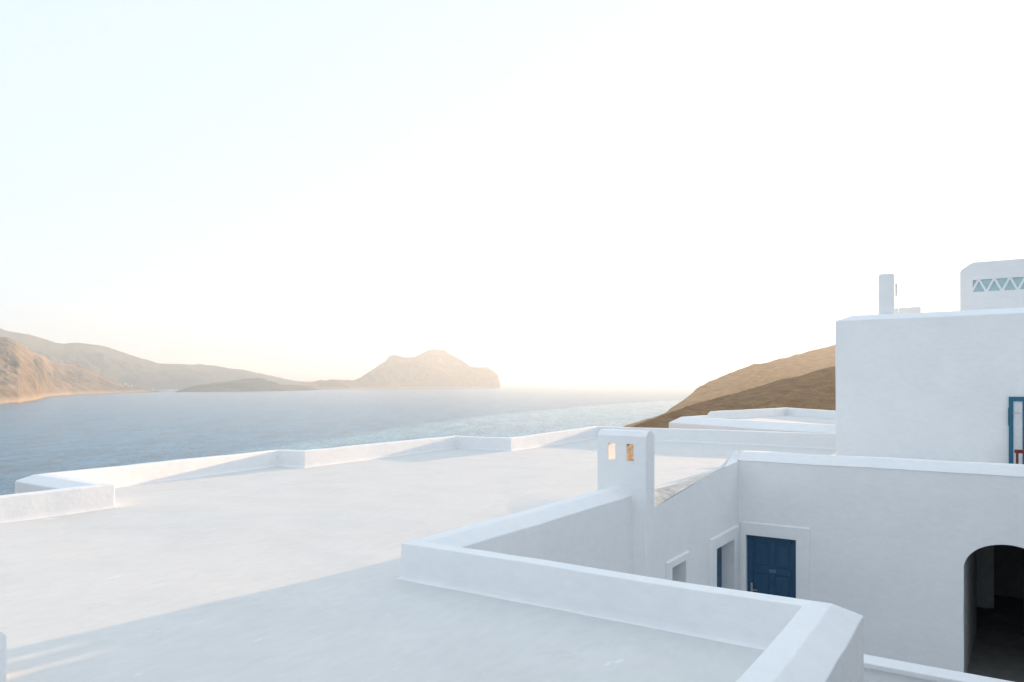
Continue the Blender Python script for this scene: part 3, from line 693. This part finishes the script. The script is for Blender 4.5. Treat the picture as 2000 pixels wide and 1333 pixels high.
tf = boxes('terrace_floor', [(-0.35, 8.9, YB + 0.4, TY0 + 0.05, -2.40, -2.22)], M_ROOF); tf['kind'] = 'structure'; tf['label'] = 'white terrace floor in front of the teal door'
boxes('roof_edge', [(-0.5, -0.36, YB + 0.35, TY0 - 0.002, -2.39, ZR + 0.012)], M_WALL, house)

# wooden chair in front of that door
ch = thing('chair', 'dark red wooden chair in front of the teal glazed door', 'chair', (0.46, 17.55, -2.22))
def part(name, b, bev=0.006):
    return boxes(name, [b], M_RED, ch, bevel=bev)
w2 = 0.24
for sx in (-1, 1):
    part('leg', (sx * w2 - 0.022, sx * w2 + 0.022, -0.20, -0.156, 0, 0.89))
    part('leg', (sx * w2 - 0.022, sx * w2 + 0.022, 0.18, 0.224, 0, 0.43))
    part('stretcher', (sx * w2 - 0.012, sx * w2 + 0.012, -0.157, 0.181, 0.16, 0.19), 0.003)
part('seat', (-w2 - 0.03, w2 + 0.03, -0.155, 0.25, 0.431, 0.46))
part('top_rail', (-w2 - 0.045, w2 + 0.045, -0.205, -0.15, 0.85, 0.92))
part('back_rail', (-w2 + 0.022, w2 - 0.022, -0.19, -0.165, 0.56, 0.60))
for k in range(4):
    xx = -0.135 + k * 0.09; part('spindle', (xx - 0.009, xx + 0.009, -0.187, -0.169, 0.60, 0.85), 0.002)

# ------------------------------------------------------------------ rear house with stepped roof terrace
rear = thing('rear_house', 'white stepped roof terraces below the brown hill, behind the flat roof', 'house', (0, 0, 0))
A_ = (-9.68, 24.5)
prof = [(0, z) for z in np.linspace(-7, -1.395, 8)] + [(-0.33, -1.19), (-0.52, -1.19), (-0.53, -1.5)]
sweep('wall', [A_, (-8.2, 31.5), (-3.28, 31.5), (-3.28, 21.52)], prof, M_WALL, rear, closed=True, bevel=0.02, step=0.5)
sheet('roof', [(-9.2, 24.7, -1.285), (-8.0, 31.2, -1.285), (-3.5, 31.2, -1.285), (-3.5, 21.9, -1.285)], M_ROOF, rear)
sweep('parapet', [(-8.25, 25.1), (-7.06, 30.1), (-3.35, 26.2)], [(-0.01, -1.4), (0, -1.2), (0, -1.0), (0.2, -1.0), (0.3, -1.08), (0.3, -1.4)], M_WALL, rear, bevel=0.02)

# ------------------------------------------------------------------ far houses on the headland shore
X, Y, Z, PXg, VVg = HG
random.seed(5)
spots = [(233, 752), (239, 754.5), (245, 752), (251, 754.5), (258, 755), (299, 760)]
where = ['leftmost of the row on the far headland shore', 'second from the left on the far headland shore', 'middle of the row on the far headland shore', 'fourth from the left on the far headland shore', 'right end of the row on the far headland shore', 'standing alone at the tip of the far headland']
for (p, y), w_ in zip(spots, where):
    scr = 747 - 1453 * Z / (CY * Y - SY * X)
    e = (PXg - p) ** 2 + (scr - y) ** 2 * 4 + (VVg > 0.98) * 1e6
    i = np.unravel_index(np.argmin(e), e.shape)
    sx, sy, sz = random.uniform(7, 12), random.uniform(7, 10), random.uniform(5, 7)
    hx, hy, hz = float(X[i]), float(Y[i]), float(Z[i])
    h = thing('cottage', 'tiny white cottage, ' + w_, 'cottage', (hx, hy, hz), 'cottages on the far shore')
    boxes('wall', [(-sx / 2, sx / 2, -sy / 2, sy / 2, -4, sz)], M_LIMEWASH, h)
    boxes('roof', [(-sx / 2 - 0.2, sx / 2 + 0.2, -sy / 2 - 0.2, sy / 2 + 0.2, sz, sz + 0.4)], M_LIMEWASH, h)

# ------------------------------------------------------------------ haze: the air between
hm = bpy.data.materials.new('haze'); hm.use_nodes = True; t = hm.node_tree; t.nodes.clear()
pv = t.nodes.new('ShaderNodeVolumePrincipled'); out = t.nodes.new('ShaderNodeOutputMaterial')
pv.inputs['Color'].default_value = (0.74, 0.815, 0.87, 1); pv.inputs['Density'].default_value = HAZE_DENSITY; pv.inputs['Anisotropy'].default_value = 0.4
t.links.new(pv.outputs[0], out.inputs['Volume'])
hz = boxes('haze', [(-95000, 95000, -95000, 95000, SEA - 8, 500)], hm); hz['kind'] = 'stuff'; hz['label'] = 'pale sea haze filling the air'
